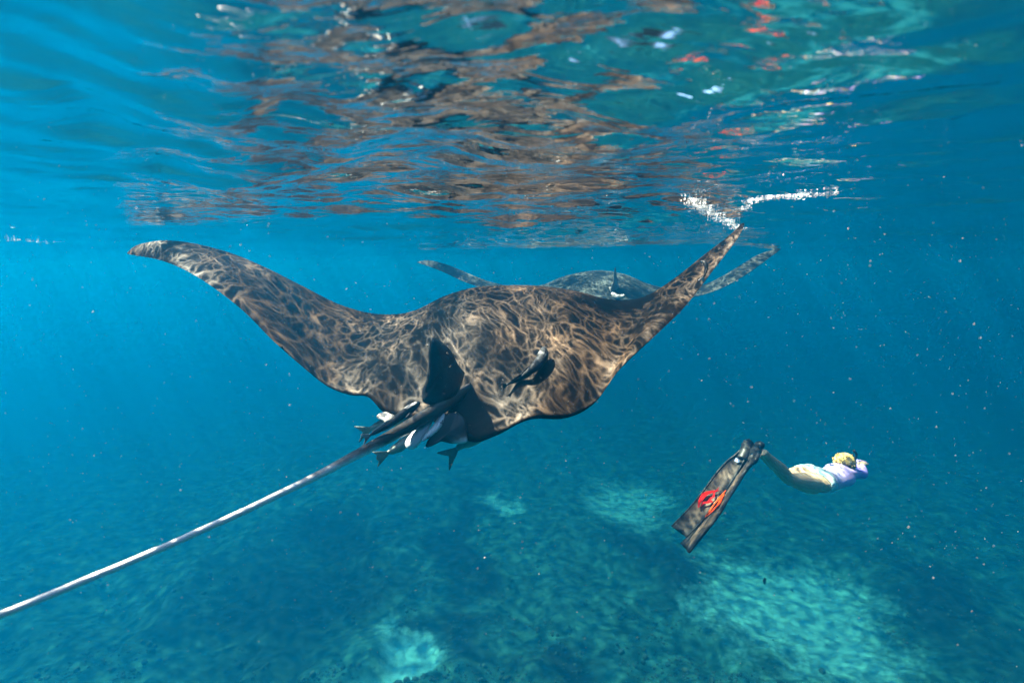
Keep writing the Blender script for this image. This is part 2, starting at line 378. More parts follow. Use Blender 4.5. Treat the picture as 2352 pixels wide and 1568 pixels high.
# dorsal fin
DF = [(1068, 856, 2.31), (1052, 836, 2.27), (1038, 808, 2.22), (1023, 791, 2.18), (1009, 781, 2.14), (998, 776, 2.11), (990, 778, 2.09), (986, 801, 2.08), (986, 829, 2.075), (984, 852, 2.07), (979, 880, 2.06), (970, 905, 2.05), (975, 925, 2.04), (1010, 930, 2.09), (1050, 905, 2.20)]
d_out = crom(np.array([at(*p) for p in DF + DF[:1]]), 60)[:-1]
Vd, Fd = thin_fin(d_out, 0.024)
fix_normals(mesh('dorsal_fin', Vd, Fd, black, manta))
# pelvic fins and claspers
def fin_part(name, pts_, th, mat, label=None, parent=manta, n=44):
    o_ = crom(np.array([at(*p) for p in pts_ + pts_[:1]]), n)[:-1]
    v, f = thin_fin(o_, th); o = fix_normals(mesh(name, v, f, mat, parent))
    if label: o['label'] = label
    return o
pel = new_mat('pelvic_fin_skin'); N = NT(pel); b = N.n['Principled BSDF']
tcp = N('ShaderNodeTexCoord'); sp = N('ShaderNodeSeparateXYZ', {0: tcp.outputs['Generated']})
pn = N('ShaderNodeTexNoise', {'Vector': tcp.outputs['Object'], 'Scale': 18.0, 'Detail': 4.0})
kk = N.math('ADD', N.math('SUBTRACT', N.math('MULTIPLY', sp.outputs[0], 0.75), N.math('MULTIPLY', sp.outputs[2], 1.0)), N.math('MULTIPLY', pn.outputs[0], 0.5))
N.l.new(N.ramp(kk, [(0.45, (0.012, 0.012, 0.013)), (0.62, (0.10, 0.075, 0.055)), (0.80, (0.65, 0.64, 0.63))]), b.inputs['Base Color'])
b.inputs['Roughness'].default_value = 0.5
fin_part('pelvic_fin', [(1050, 945, 2.14), (1070, 965, 2.10), (1073, 1000, 2.06), (1071, 1016, 2.04), (1040, 1019, 2.02), (1015, 1014, 2.00), (998, 1021, 1.98), (984, 1027, 1.97), (978, 1020, 1.975), (998, 985, 2.02), (1012, 955, 2.07)], 0.012, pel, 'black pelvic fin with a pale lower edge')
fin_part('pelvic_fin', [(905, 948, 2.26), (880, 946, 2.22), (866, 954, 2.18), (868, 960, 2.17), (880, 966, 2.15), (886, 975, 2.13), (898, 972, 2.15), (912, 960, 2.2)], 0.010, skin_mat('pale_pelvic_skin', [(0.4, (0.26, 0.23, 0.20)), (0.6, (0.45, 0.42, 0.39))]), 'small white pelvic fin left of the tail')
clm = skin_mat('clasper_skin', [(0.40, (0.012, 0.013, 0.016)), (0.46, (0.03, 0.03, 0.04)), (0.50, (0.62, 0.66, 0.70)), (0.7, (0.75, 0.78, 0.80))], scale=9, rough=0.4)
for path, rr_ in (([(992, 955, 2.08), (975, 980, 2.03), (955, 1005, 1.98), (942, 1022, 1.95), (937, 1030, 1.94)], [.012, .024, .030, .026, .008]),
                  ([(1018, 950, 2.08), (1010, 968, 2.05), (998, 985, 2.01), (980, 1002, 1.97), (970, 1012, 1.95)], [.008, .016, .017, .013, .004])):
    pa = crom(np.array([at(*p) for p in path]), 18); ra = crom(np.array(rr_)[:, None], 18)[:, 0]
    v, f = tube(pa, ra, ra * 0.8, 12); mesh('clasper', v, f, clm, manta, )
# head lobes beyond the back
hc = top1[-1, len(top1[0]) // 2 + 6]
for sgn in (-1, 1):
    pa = crom(np.array([hc + np.array((sgn * .28, -.10, .02)), hc + np.array((sgn * .30 + .05, .12, -.03)), hc + np.array((sgn * .27 + .10, .32, -.10)), hc + np.array((sgn * .20 + .12, .45, -.16))]), 14)
    v, f = tube(pa, np.array(crom(np.array([.03, .05, .055, .01])[:, None], 14)[:, 0]) * .6, crom(np.array([.05, .09, .09, .02])[:, None], 14)[:, 0], 12)
    mesh('cephalic_fin', v, f, black, manta)

ST2 = [(957, 602, 5.9, 958, 603, 5.9, 0), (985, 598, 5.9, 980, 610, 5.85, 0), (1030, 609, 5.9, 1018, 625, 5.8, 0), (1080, 630, 5.9, 1066, 647, 5.7, 0), (1130, 648, 5.95, 1115, 664, 5.6, .05),
       (1190, 659, 6.0, 1172, 678, 5.5, .2), (1245, 654, 6.05, 1235, 690, 5.35, .6), (1300, 633, 6.1, 1312, 696, 5.2, .95), (1370, 621, 6.1, 1385, 698, 5.1, 1), (1432, 629, 6.1, 1432, 692, 5.1, 1),
       (1490, 652, 6.05, 1482, 690, 5.2, .6), (1550, 664, 5.9, 1550, 690, 5.3, .2), (1612, 655, 5.75, 1608, 679, 5.4, .05), (1660, 635, 5.65, 1662, 660, 5.4, 0), (1700, 611, 5.6, 1718, 628, 5.4, 0),
       (1748, 583, 5.55, 1762, 596, 5.45, 0), (1794, 569, 5.5, 1796, 571, 5.5, 0)]
ST2 = [(a, b_, c * 1.13, d, e, f_ * 1.13, g) for a, b_, c, d, e, f_, g in ST2]
manta2 = empty('manta_ray', tuple(at(1400, 660, 6.3)))
props(manta2, 'smaller manta ray, water haze painted into its back, farther off behind the big one, white at its fin base', 'manta ray', 'manta rays swimming away under the surface')
disc2, pix2, top2 = manta_disc(ST2, manta2, ncol=120, nrow=18, nfront=7, thick=0.28, back=skin_mat('hazed_manta_back_skin', [(0.30, (0.014, 0.017, 0.017)), (0.5, (0.030, 0.036, 0.036)), (0.72, (0.06, 0.070, 0.068))], scale=6, spec=0.1))  # lighter blue-grey version of the back skin, water haze painted into the colour
k2 = dist_on(pix2, 1412, 672)
o_ = crom(np.array([at(x, y, k2 + d) for x, y, d in [(1424, 674, .16), (1420, 655, .10), (1416, 632, .03), (1414, 615, -.03), (1411, 619, -.05), (1409, 645, -.05), (1402, 668, -.04), (1408, 682, .02), (1424, 674, .16)]]), 36)[:-1]
v, f = thin_fin(o_, 0.012); fix_normals(mesh('dorsal_fin', v, f, skin_mat('pale_fin_skin', [(0.4, (0.22, 0.22, 0.22)), (0.6, (0.45, 0.45, 0.45))], scale=4), manta2))
pa = crom(np.array([at(x, y, k2 + d) for x, y, d in [(1400, 664, .12), (1408, 676, -.04), (1418, 681, -.25), (1432, 680, -.55)]]), 10)
v, f = tube(pa, np.linspace(.035, .02, 10), None, 10); mesh('tail', v, f, skin_mat('grey_tail_skin', [(0.4, (0.10, 0.10, 0.10)), (0.6, (0.5, 0.5, 0.5))], scale=12), manta2)

# ------------------------------------------------------------------ fish
remora_skin = skin_mat('remora_skin', [(0.35, (0.012, 0.014, 0.018)), (0.55, (0.030, 0.033, 0.038)), (0.72, (0.06, 0.056, 0.056))], scale=14, rough=0.5, spec=0.15)
pale_skin = skin_mat('pale_fish_skin', [(0.35, (0.16, 0.22, 0.18)), (0.6, (0.36, 0.40, 0.33))], scale=10, rough=0.4)
eye_mat = skin_mat('fish_eye', [(0.4, (0.005, 0.005, 0.006)), (0.6, (0.01, 0.01, 0.012))], rough=0.1, spec=0.6)
pale_edge = skin_mat('pale_fin_edge', [(0.35, (0.28, 0.25, 0.23)), (0.6, (0.55, 0.52, 0.50))], scale=12)
def fish(name, label, cat, spine, width, depth, mat, up=(0, 0, 1), fork=0.5, fin_mat=None, tail_len=None, group=None, twist=None, sucker=True):
    """spine: (px, py, dist) from nose to tail root"""
    P3 = np.array([at(*p) for p in spine]); pa = crom(P3, 28)
    w = crom(np.array(width)[:, None], 28)[:, 0]; d = crom(np.array(depth)[:, None], 28)[:, 0]
    root = empty(name, tuple(pa[12])); props(root, label, cat, group or ('remoras riding with the big manta' if name == 'remora' else None))
    v, f = tube(pa, w, d, 14, up); mesh('body', v, f, mat, root)
    T = pa[-1] - pa[-4]; T /= np.linalg.norm(T); S = np.cross(T, np.array(up)); S /= np.linalg.norm(S); U = np.cross(S, T)
    if twist: U = U * math.cos(twist) + S * math.sin(twist); S = np.cross(T, U)
    L = tail_len or np.linalg.norm(pa[-1] - pa[0]) * 0.2
    e = pa[-2]; h = L * 0.62
    o = [e + U * d[-1], e + T * L * .5 + U * h * .6, e + T * L * 1.05 + U * h, e + T * L * .85 + U * h * .5, e + T * L * (1 - fork * .6), e + T * L * .85 - U * h * .5, e + T * L * 1.05 - U * h, e + T * L * .5 - U * h * .6, e - U * d[-1]]
    v, f = thin_fin(crom(np.array(o + o[:1]), 40)[:-1], L * .03); fix_normals(mesh('tail_fin', v, f, fin_mat or mat, root))
    m = pa[13]; Tm = pa[16] - pa[11]; lm = np.linalg.norm(pa[-1] - pa[0]); Tm /= np.linalg.norm(Tm); Sm = np.cross(Tm, np.array(up)); Sm /= np.linalg.norm(Sm); Um = np.cross(Sm, Tm)
    for s, nm in ((1, 'dorsal_fin'), (-1, 'anal_fin')):
        o = [pa[14] + Um * s * d[14] * .8, pa[17] + Um * s * (d[17] + lm * .026), pa[20] + Um * s * (d[20] + lm * .018), pa[24] + Um * s * (d[24] + lm * .012), pa[24] + Um * s * d[24] * .5, pa[18] + Um * s * d[18] * .5]
        v, f = thin_fin(crom(np.array(o + o[:1]), 28)[:-1], lm * .005); fix_normals(mesh(nm, v, f, fin_mat or mat, root))
    for s in (1, -1):
        a = pa[7] + Sm * s * w[7] * .85
        o = [a, a + Tm * lm * .06 + Sm * s * lm * .03, a + Tm * lm * .15 + Sm * s * lm * .03 - Um * lm * .02, a + Tm * lm * .08 + Sm * s * lm * .015]
        v, f = thin_fin(crom(np.array(o + o[:1]), 20)[:-1], lm * .004); fix_normals(mesh('pectoral_fin', v, f, fin_mat or mat, root))
        ev, ef = tube([pa[3] + Sm * s * w[3] * .8, pa[3] + Sm * s * w[3] * 1.0, pa[3] + Sm * s * w[3] * 1.08], [lm * .012, lm * .010, lm * .003], None, 8, up)
        mesh('eye', ev, ef, eye_mat, root)
    if sucker:
        v, f = tube(pa[2:9] + Um * (d[2:9] * .85)[:, None], w[2:9] * .7, np.full(7, lm * .012), 12, up); mesh('sucker_disc', v, f, fin_mat or mat, root)
    return root
dB = lambda x, y: dist_on(pix1, x, y)
k0 = dB(1205, 858)
fish('remora', 'dark remora riding low over the right half of the big manta\'s back', 'remora',
     [(1250, 798, dB(1247, 805) - .05), (1248, 816, dB(1245, 816) - .035), (1236, 835, dB(1236, 835) - .038), (1215, 853, dB(1215, 853) - .038), (1190, 870, dB(1190, 870) - .038), (1162, 884, dB(1162, 884) - .04)],
     [.011, .025, .026, .018, .010, .004], [.009, .022, .024, .017, .010, .004], remora_skin, tail_len=.03, fork=.2)
fish('remora', 'tiny silvery remora clinging to the raised right wing of the big manta', 'remora',
     [(1609, 600, 2.50), (1618, 603, 2.47), (1622, 613, 2.45), (1620, 627, 2.44), (1616, 636, 2.44)], [.005, .010, .009, .006, .003], [.005, .010, .009, .006, .003], remora_skin, fin_mat=pale_edge, tail_len=.025)
fish('remora', 'slender pale-edged remora lying along the tail root of the big manta', 'remora',
     [(962, 925, 1.96), (945, 938, 1.92), (920, 955, 1.88), (895, 973, 1.84), (868, 988, 1.80), (848, 1000, 1.77)], [.008, .016, .017, .013, .008, .004], [.008, .016, .016, .012, .008, .004], remora_skin, fin_mat=pale_edge, tail_len=.035)
fish('remora', 'greenish remora under the left of the tail, its forked tail showing', 'remora',
     [(1000, 940, 2.45), (960, 950, 2.43), (925, 960, 2.40), (895, 968, 2.36), (868, 978, 2.32), (850, 985, 2.30)], [.010, .030, .034, .028, .018, .008], [.010, .028, .032, .026, .017, .010], pale_skin, fork=.7, tail_len=.065)
fish('remora', 'grey-green remora hanging under the belly with its tail pointing down', 'remora',
     [(1120, 960, 2.5), (1112, 985, 2.45), (1098, 1002, 2.40), (1078, 1014, 2.36), (1060, 1022, 2.33), (1048, 1032, 2.31)], [.010, .026, .030, .026, .018, .009], [.010, .026, .030, .026, .018, .010], pale_skin, up=(0.5, 0.3, 0.8), fork=.75, tail_len=.085, twist=.5)
fish('remora', 'pale translucent-looking remora trailing its pointed tail under the claspers', 'remora',
     [(990, 970, 2.3), (972, 985, 2.27), (950, 1003, 2.23), (925, 1020, 2.18), (905, 1032, 2.14), (890, 1040, 2.12)], [.010, .022, .026, .022, .014, .006], [.010, .022, .026, .024, .016, .008], pale_skin, fork=.1, tail_len=.06)
fish('reef_fish', 'tiny dark fish swimming over the large pale sand patch', 'fish',
     [(1757, 1326, 9.5), (1757, 1329, 9.5), (1756, 1333, 9.5), (1756, 1337, 9.5), (1756, 1340, 9.5)], [.006, .016, .018, .013, .005], [.010, .03, .034, .025, .01], remora_skin, up=(1, 0, 0), fork=.8, sucker=False)

# ------------------------------------------------------------------ diver
skin = skin_mat('diver_skin', [(0.35, (0.64, 0.38, 0.21)), (0.65, (0.78, 0.50, 0.31))], scale=5, rough=0.45, spec=0.4, bump=0.03)
hairm = skin_mat('blond_hair', [(0.35, (0.55, 0.35, 0.08)), (0.65, (0.80, 0.58, 0.20))], scale=14, rough=0.5, bump=0.1, bscale=120)
rub = skin_mat('black_rubber', [(0.35, (0.010, 0.010, 0.011)), (0.65, (0.025, 0.024, 0.024))], scale=20, rough=0.45, bump=0.1)
J = {k: at(*p) for k, p in dict(pelvis=(1880, 1101, 5.02), waist=(1906, 1101, 5.12), chest=(1929, 1088, 5.20), neck=(1938, 1074, 5.27), head=(1941, 1061, 5.32),
     hipN=(1868, 1110, 4.96), kneeN=(1811, 1100, 4.78), ankleN=(1754, 1038, 4.58), hipF=(1862, 1090, 5.12), kneeF=(1803, 1092, 4.95), ankleF=(1741, 1033, 4.66),
     shN=(1944, 1088, 5.14), elN=(1983, 1089, 5.32), haN=(1980, 1069, 5.50), shF=(1950, 1076, 5.38), elF=(1963, 1077, 5.54), haF=(1972, 1066, 5.64)).items()}
def limb(*k, r, n=16, flat=1.0, up=(0, 0, 1)):
    pa = crom(np.array([J[i] if isinstance(i, str) else i for i in k]), 24)
    ra = crom(np.array(r)[:, None], 24)[:, 0]
    pa = np.vstack([pa[0] - (pa[1] - pa[0]) * .4, pa, pa[-1] + (pa[-1] - pa[-2]) * .4]); ra = np.concatenate([[ra[0] * .6], ra, [ra[-1] * .6]])
    return tube(pa, ra, ra * flat, n, up)
mid = lambda a, b, t: J[a] * (1 - t) + J[b] * t
across = J['hipF'] - J['hipN']; across /= np.linalg.norm(across); spine_d = J['neck'] - J['pelvis']; spine_d /= np.linalg.norm(spine_d); belly = np.cross(across, spine_d); belly /= np.linalg.norm(belly)
if belly[2] > 0: belly = -belly
bodyparts = [limb(J['pelvis'] - spine_d * .09, 'pelvis', 'waist', mid('waist', 'chest', .6), 'chest', mid('chest', 'neck', .75), r=[.125, .165, .125, .140, .150, .09], flat=.70, up=tuple(-belly)),
    limb(mid('chest', 'neck', .6), 'neck', mid('neck', 'head', .6), r=[.065, .054, .052]),
    limb(J['head'] - np.array((.0, .0, .085)), J['head'] - np.array((0, 0, .03)), 'head', J['head'] + np.array((0, 0, .08)), r=[.062, .086, .096, .055], flat=1.0, up=(0, 1, 0))]
for s in 'NF':
    bodyparts.append(limb('hip' + s, mid('hip' + s, 'knee' + s, .35), mid('hip' + s, 'knee' + s, .8), 'knee' + s, r=[.108, .100, .070, .058]))
    bodyparts.append(limb('knee' + s, mid('knee' + s, 'ankle' + s, .3) + belly * -.012, mid('knee' + s, 'ankle' + s, .75), 'ankle' + s, r=[.058, .062, .043, .034]))
    bodyparts.append(limb(mid('chest', 'neck', .4), 'sh' + s, mid('sh' + s, 'el' + s, .5), 'el' + s, r=[.06, .060, .048, .040]))
    bodyparts.append(limb('el' + s, mid('el' + s, 'ha' + s, .35), 'ha' + s, r=[.040, .041, .026]))
    hd = J['ha' + s] - J['el' + s]; hd /= np.linalg.norm(hd); side = np.cross(hd, (0, 0, 1)); side /= np.linalg.norm(side); nm = np.cross(side, hd)
    palm = J['ha' + s]
    bodyparts.append(tube([palm, palm + hd * .03, palm + hd * .07, palm + hd * .095], [.026, .040, .044, .036], [.020, .018, .016, .012], 12, tuple(nm)))
    for q, (off, ln) in enumerate(((-.033, .068), (-.011, .080), (.011, .075), (.032, .058))):
        a = palm + hd * .085 + side * off
        spread = side * off * .5
        pa = np.array([a, a + hd * ln * .5 + spread * .5, a + hd * ln * .85 + spread - nm * .012, a + hd * ln + spread - nm * .022])
        bodyparts.append(tube(pa, [.010, .0095, .0085, .005], None, 8, tuple(nm)))
    a = palm + hd * .03 + side * .035 * (1 if s == 'N' else -1); sd = side * (1 if s == 'N' else -1)
    bodyparts.append(tube(np.array([a - sd * .02, a + sd * .012 + hd * .02, a + sd * .026 + hd * .045, a + sd * .030 + hd * .062]), [.013, .012, .010, .005], None, 8, tuple(nm)))
face = np.array((.62, .78, -.05)); face /= np.linalg.norm(face); fs = np.cross(face, (0, 0, 1)); fs /= np.linalg.norm(fs)
hcn = J['head'] - np.array((0, 0, .025))
bodyparts.append(tube(np.array([hcn + face * .075 + np.array((0, 0, .0)), hcn + face * .100 - np.array((0, 0, .02)), hcn + face * .112 - np.array((0, 0, .035)), hcn + face * .09 - np.array((0, 0, .045))]), [.010, .013, .015, .010], None, 8, tuple(fs)))
bodyparts.append(tube(np.array([hcn + face * .075 - np.array((0, 0, .07)) - fs * .022, hcn + face * .09 - np.array((0, 0, .07)), hcn + face * .075 - np.array((0, 0, .07)) + fs * .022]), [.008, .012, .008], [.008, .010, .008], 8))
for s in (-1, 1):
    e = hcn + fs * s * .088
    bodyparts.append(tube(np.array([e - np.array((0, 0, .03)), e + fs * s * .010, e + np.array((0, 0, .03))]), [.010, .016, .010], [.008, .012, .008], 8, tuple(face)))
Vb, Fb = join(*bodyparts)
diver = empty('person', tuple(J['pelvis']))
props(diver, 'free diver in a purple rash top and long black fins swimming away', 'person')
tmp = mesh('body', Vb, Fb, skin)
rm = tmp.modifiers.new('union', 'REMESH'); rm.mode = 'VOXEL'; rm.voxel_size = 0.0085; rm.use_smooth_shade = True
sm_ = tmp.modifiers.new('soft', 'SMOOTH'); sm_.factor = 0.5; sm_.iterations = 4
dg = bpy.context.evaluated_depsgraph_get(); ev = tmp.evaluated_get(dg); em = ev.to_mesh()
nv = len(em.vertices); bv = np.empty(nv * 3); em.vertices.foreach_get('co', bv); bv = bv.reshape(-1, 3)
bnrm = np.empty(nv * 3); em.vertices.foreach_get('normal', bnrm); bnrm = bnrm.reshape(-1, 3)
bfc = [tuple(p.vertices) for p in em.polygons]; ev.to_mesh_clear()
old = tmp.data; bpy.data.objects.remove(tmp); bpy.data.meshes.remove(old)
mesh('body', bv, bfc, skin, diver)
def seg_d(P, a, b):
    ab = b - a; t = np.clip(((P - a) @ ab) / (ab @ ab), 0, 1); return np.linalg.norm(P - (a + t[:, None] * ab), axis=1), t
bones = [('pelvis', 'waist'), ('waist', 'chest'), ('chest', 'neck'), ('neck', 'head'), ('hipN', 'kneeN'), ('hipF', 'kneeF'), ('kneeN', 'ankleN'), ('kneeF', 'ankleF'), ('shN', 'elN'), ('shF', 'elF'), ('elN', 'haN'), ('elF', 'haF'), ('chest', 'shN'), ('chest', 'shF')]
bw = [.14, .14, .10, .08, .085, .085, .05, .05, .05, .05, .04, .04, .07, .07]
DD = np.array([seg_d(bv, J[a], J[b])[0] / w for (a, b), w in zip(bones, bw)])
near = DD.argmin(0)
def garment(name, sel, off, mat, label=None):
    fs_ = [f for f in bfc if all(sel[i] for i in f)]
    used = sorted({i for f in fs_ for i in f}); mp_ = {i: j for j, i in enumerate(used)}
    v = bv[used] + bnrm[used] * off
    o = mesh(name, v, [tuple(mp_[i] for i in f) for f in fs_], mat, diver)
    so = o.modifiers.new('cloth', 'SOLIDIFY'); so.thickness = 0.004; so.offset = -1
    if label: o['label'] = label
    return o
along = (bv - J['pelvis']) @ spine_d
armw = seg_d(bv, J['elN'], J['haN'])[1]; armf = seg_d(bv, J['elF'], J['haF'])[1]
selr = ((near == 0) & (along > .085)) | (near == 1) | ((near == 2) & (seg_d(bv, J['chest'], J['neck'])[1] < .8)) | (near == 8) | (near == 9) | (near == 12) | (near == 13) | ((near == 10) & (armw < .9)) | ((near == 11) & (armf < .9))
rg = new_mat('rash_top_cloth'); N = NT(rg); b = N.n['Principled BSDF']
tg = N('ShaderNodeTexCoord'); ng = N('ShaderNodeTexNoise', {'Vector': tg.outputs['Object'], 'Scale': 5.0, 'Detail': 3.0}); sg = N('ShaderNodeSeparateXYZ', {0: tg.outputs['Generated']})
kk = N.math('ADD', N.math('MULTIPLY', sg.outputs[0], 0.9), N.math('MULTIPLY', N.math('SUBTRACT', ng.outputs[0], 0.5), 0.5))
N.l.new(N.ramp(kk, [(0.10, (0.82, 0.68, 0.85)), (0.40, (0.66, 0.42, 0.80)), (0.65, (0.34, 0.22, 0.76)), (0.9, (0.60, 0.42, 0.82))]), b.inputs['Base Color']); b.inputs['Roughness'].default_value = 0.6  # lilac to violet cloth; the palest end also paints in sun on the back
garment('rash_top', selr, .006, rg, 'long sleeved violet rash top, paler where sun on the back is painted in')
across_d = np.abs((bv - J['pelvis']) @ across)
hipd = along
selb = (hipd > -.14 + across_d * .75) & (hipd < .075) & ((near == 0) | (near == 4) | (near == 5) | (near == 1))
bk = skin_mat('bikini_cloth', [(0.35, (0.30, 0.58, 0.60)), (0.6, (0.78, 0.86, 0.85))], scale=7, bump=0.05)
garment('bikini_bottom', selb, .007, bk)
# hair: a cap of many strands
hv, hf = [], []
hb = []
for i in range(160):
    u_, v_ = rng.uniform(0, 2 * np.pi), rng.uniform(.0, 1)
    th_ = math.acos(1 - v_ * 1.05)
    dr = np.array((math.cos(u_) * math.sin(th_), math.sin(u_) * math.sin(th_), math.cos(th_)))
    if dr @ face > .1: continue
    a = J['head'] + dr * np.array((.094, .094, .090)); flow = -face * .8 + np.array((0, 0, .06)) + rng.normal(0, .25, 3)
    L_ = rng.uniform(.03, .08)
    p = np.array([a + face * L_ * .4, a + dr * .012, a + flow * L_ * .6 + dr * .014, a + flow * L_ * 1.15 + dr * .004])
    hb.append(tube(p, [.003, .006, .005, .001], [.003, .005, .004, .001], 5, tuple(dr)))
t_, f_ = tube(np.array([J['head'] + np.array((0, 0, z)) for z in (-.02, .0, .04, .075, .098, .108)]), [.088, .097, .094, .074, .042, .01], None, 16, tuple(face))
hb.append((t_ - face * .012, f_))
Vh, Fh = join(*hb); mesh('hair', Vh, Fh, hairm, diver)
# mask and snorkel
mk = tube(np.array([hcn + face * .075 + np.array((0, 0, .015)) - fs * .07, hcn + face * .105 + np.array((0, 0, .015)), hcn + face * .075 + np.array((0, 0, .015)) + fs * .07]), [.02, .022, .02], [.035, .04, .035], 10)
st_ = [hcn + (face * math.cos(a) + fs * math.sin(a)) * .104 + np.array((0, 0, .012)) for a in np.linspace(.6, 2 * np.pi - .6, 24)]
Vm, Fm = join(mk, tube(np.array(st_), .004, .014, 6)); mesh('dive_mask', Vm, Fm, rub, diver)
sk = crom(np.array([at(1952, 1071, 5.30), at(1961, 1060, 5.30), at(1966, 1050, 5.30), at(1967, 1042, 5.30), at(1961, 1034, 5.30)]), 20)
v, f = tube(sk, .014, None, 10); mesh('snorkel', v, f, rub, diver)

# long fins
def on_plane(px, py, p0, n, lift=0.0):
    d = at(px, py, 1.0) - np.array((0, 0, CAM_Z)); o = np.array((0, 0, CAM_Z))
    t = ((p0 - o) @ n) / (d @ n); q = o + d * t
    return q - n * lift * np.sign(n @ d)
blade_m = new_mat('fin_blade'); N = NT(blade_m); b = N.n['Principled BSDF']
ba = N('ShaderNodeAttribute', attribute_name='core'); bt = N('ShaderNodeTexCoord'); bn = N('ShaderNodeTexNoise', {'Vector': bt.outputs['Object'], 'Scale': 6.0, 'Detail': 4.0})
kk = N.math('ADD', ba.outputs['Fac'], N.math('MULTIPLY', N.math('SUBTRACT', bn.outputs[0], 0.5), 0.6))
N.l.new(N.ramp(kk, [(0.15, (0.012, 0.012, 0.013)), (0.75, (0.11, 0.074, 0.054))]), b.inputs['Base Color']); b.inputs['Roughness'].default_value = 0.6; b.inputs['Specular IOR Level'].default_value = 0.12  # brown core paints in sunlight shining through the dark blade
red = skin_mat('red_print', [(0.3, (0.42, 0.006, 0.004)), (0.7, (0.48, 0.009, 0.005))], rough=0.8, spec=0.02)
orange = skin_mat('orange_print', [(0.3, (0.55, 0.030, 0.005)), (0.7, (0.65, 0.09, 0.008))], rough=0.8, spec=0.02)
stick = skin_mat('sticker_print', [(0.4, (0.25, 0.35, 0.62)), (0.6, (0.55, 0.62, 0.80))], scale=30)
def cc(L): return [(1519 + x * .21875, 992.25 + y * .21875) for x, y in L]
def swim_fin(label, left, right, tip, heel, D0, D1, lean, emblems, col, sticker=None):
    """left and right edges run from foot to tip (crop pixels)"""
    root = empty('swim_fin', tuple(at(*cc(left[:1])[0], D0) - np.array(diver.location)), diver); root['label'] = label
    a0 = (np.array(cc(left[:1])[0]) + np.array(cc(right[:1])[0])) / 2; a1 = np.array(cc(tip)).mean(0)
    p0 = at(*a0, D0); p1 = at(*a1, D1); ax = (p1 - p0) / np.linalg.norm(p1 - p0)
    w_ = np.array(lean, float); w_ -= ax * (w_ @ ax); w_ /= np.linalg.norm(w_); n = np.cross(ax, w_); n /= np.linalg.norm(n)
    if n[1] > 0: n = -n
    Lp = crom(np.array([on_plane(*q, p0, n) for q in cc(left)]), 24); Rp = crom(np.array([on_plane(*q, p0, n) for q in cc(right)]), 24)
    k = 11; rows = []; core = []
    for i in range(24):
        for j in range(k):
            t = j / (k - 1); sag = math.sin(math.pi * t) * .012
            rows.append(Lp[i] * (1 - t) + Rp[i] * t - n * sag)
            core.append(math.sin(math.pi * t) ** .8 * min(1, max(0, (i - 4) / 5)) * min(1, (23 - i) / 3.5 + .1))
    # the notched end
    tp_ = [on_plane(*q, p0, n) for q in cc(tip)]; tp_ = crom(np.array([Lp[-1]] + tp_ + [Rp[-1]]), k)
    rows += list(tp_); core += [0] * k
    top = np.array(rows) + n * .003; bot = np.array(rows) - n * .003
    nr = 25; f1 = grid_faces(nr, k); m_ = nr * k; f2 = [tuple(reversed(q)) for q in grid_faces(nr, k, m_)]
    brd = [j for j in range(k)] + [i * k + k - 1 for i in range(1, nr)] + [(nr - 1) * k + j for j in range(k - 2, -1, -1)] + [i * k for i in range(nr - 2, 0, -1)]
    f3 = [(brd[i], brd[(i + 1) % len(brd)], brd[(i + 1) % len(brd)] + m_, brd[i] + m_) for i in range(len(brd))]
    fix_normals(mesh('blade', np.vstack([top, bot]), f1 + f2 + f3, blade_m, root, attrs={'core': core * 2}))
    for E in (Lp, Rp):
        v, f = tube(E[1:], np.linspace(.011, .006, 23), np.linspace(.015, .008, 23), 8, tuple(n)); mesh('side_rail', v, f, rub, root)
    # foot pocket with ridges
    hp = np.array([on_plane(*q, p0, n) for q in cc(heel)]); pk = crom(hp, 22)
    wv = crom(np.array([.030, .048, .052, .050, .046])[:, None], 22)[:, 0]; ridg = 1 + .10 * (np.arange(22) % 4 < 2) * (np.arange(22) < 13)
    v, f = tube(pk, wv * ridg, wv * .85 * ridg, 14, tuple(n)); mesh('foot_pocket', v, f, rub, root)
    for E in emblems:
        q = crom(np.array([on_plane(*e, p0, n, .024) for e in cc(E + E[:1])]), 60)[:-1]
        bm = bmesh.new(); vs_ = [bm.verts.new(tuple(x)) for x in q]; fc = bm.faces.new(vs_)
        ex = bmesh.ops.extrude_face_region(bm, geom=[fc]); bmesh.ops.translate(bm, verts=[g for g in ex['geom'] if isinstance(g, bmesh.types.BMVert)], vec=tuple(n * .002))
        bmesh.ops.triangulate(bm, faces=bm.faces); bm.verts.index_update()
        mesh('emblem', [tuple(x.co) for x in bm.verts], [tuple(x.index for x in g.verts) for g in bm.faces], col, root, smooth=False); bm.free()
    if sticker:
        q = np.array([on_plane(*e, p0, n, .02) for e in cc(sticker)]); v = np.vstack([q, q + n * .003])
        mesh('sticker', v, [(0, 1, 2, 3), (7, 6, 5, 4), (0, 4, 5, 1), (1, 5, 6, 2), (2, 6, 7, 3), (3, 7, 4, 0)], stick, root, smooth=False)
    return root
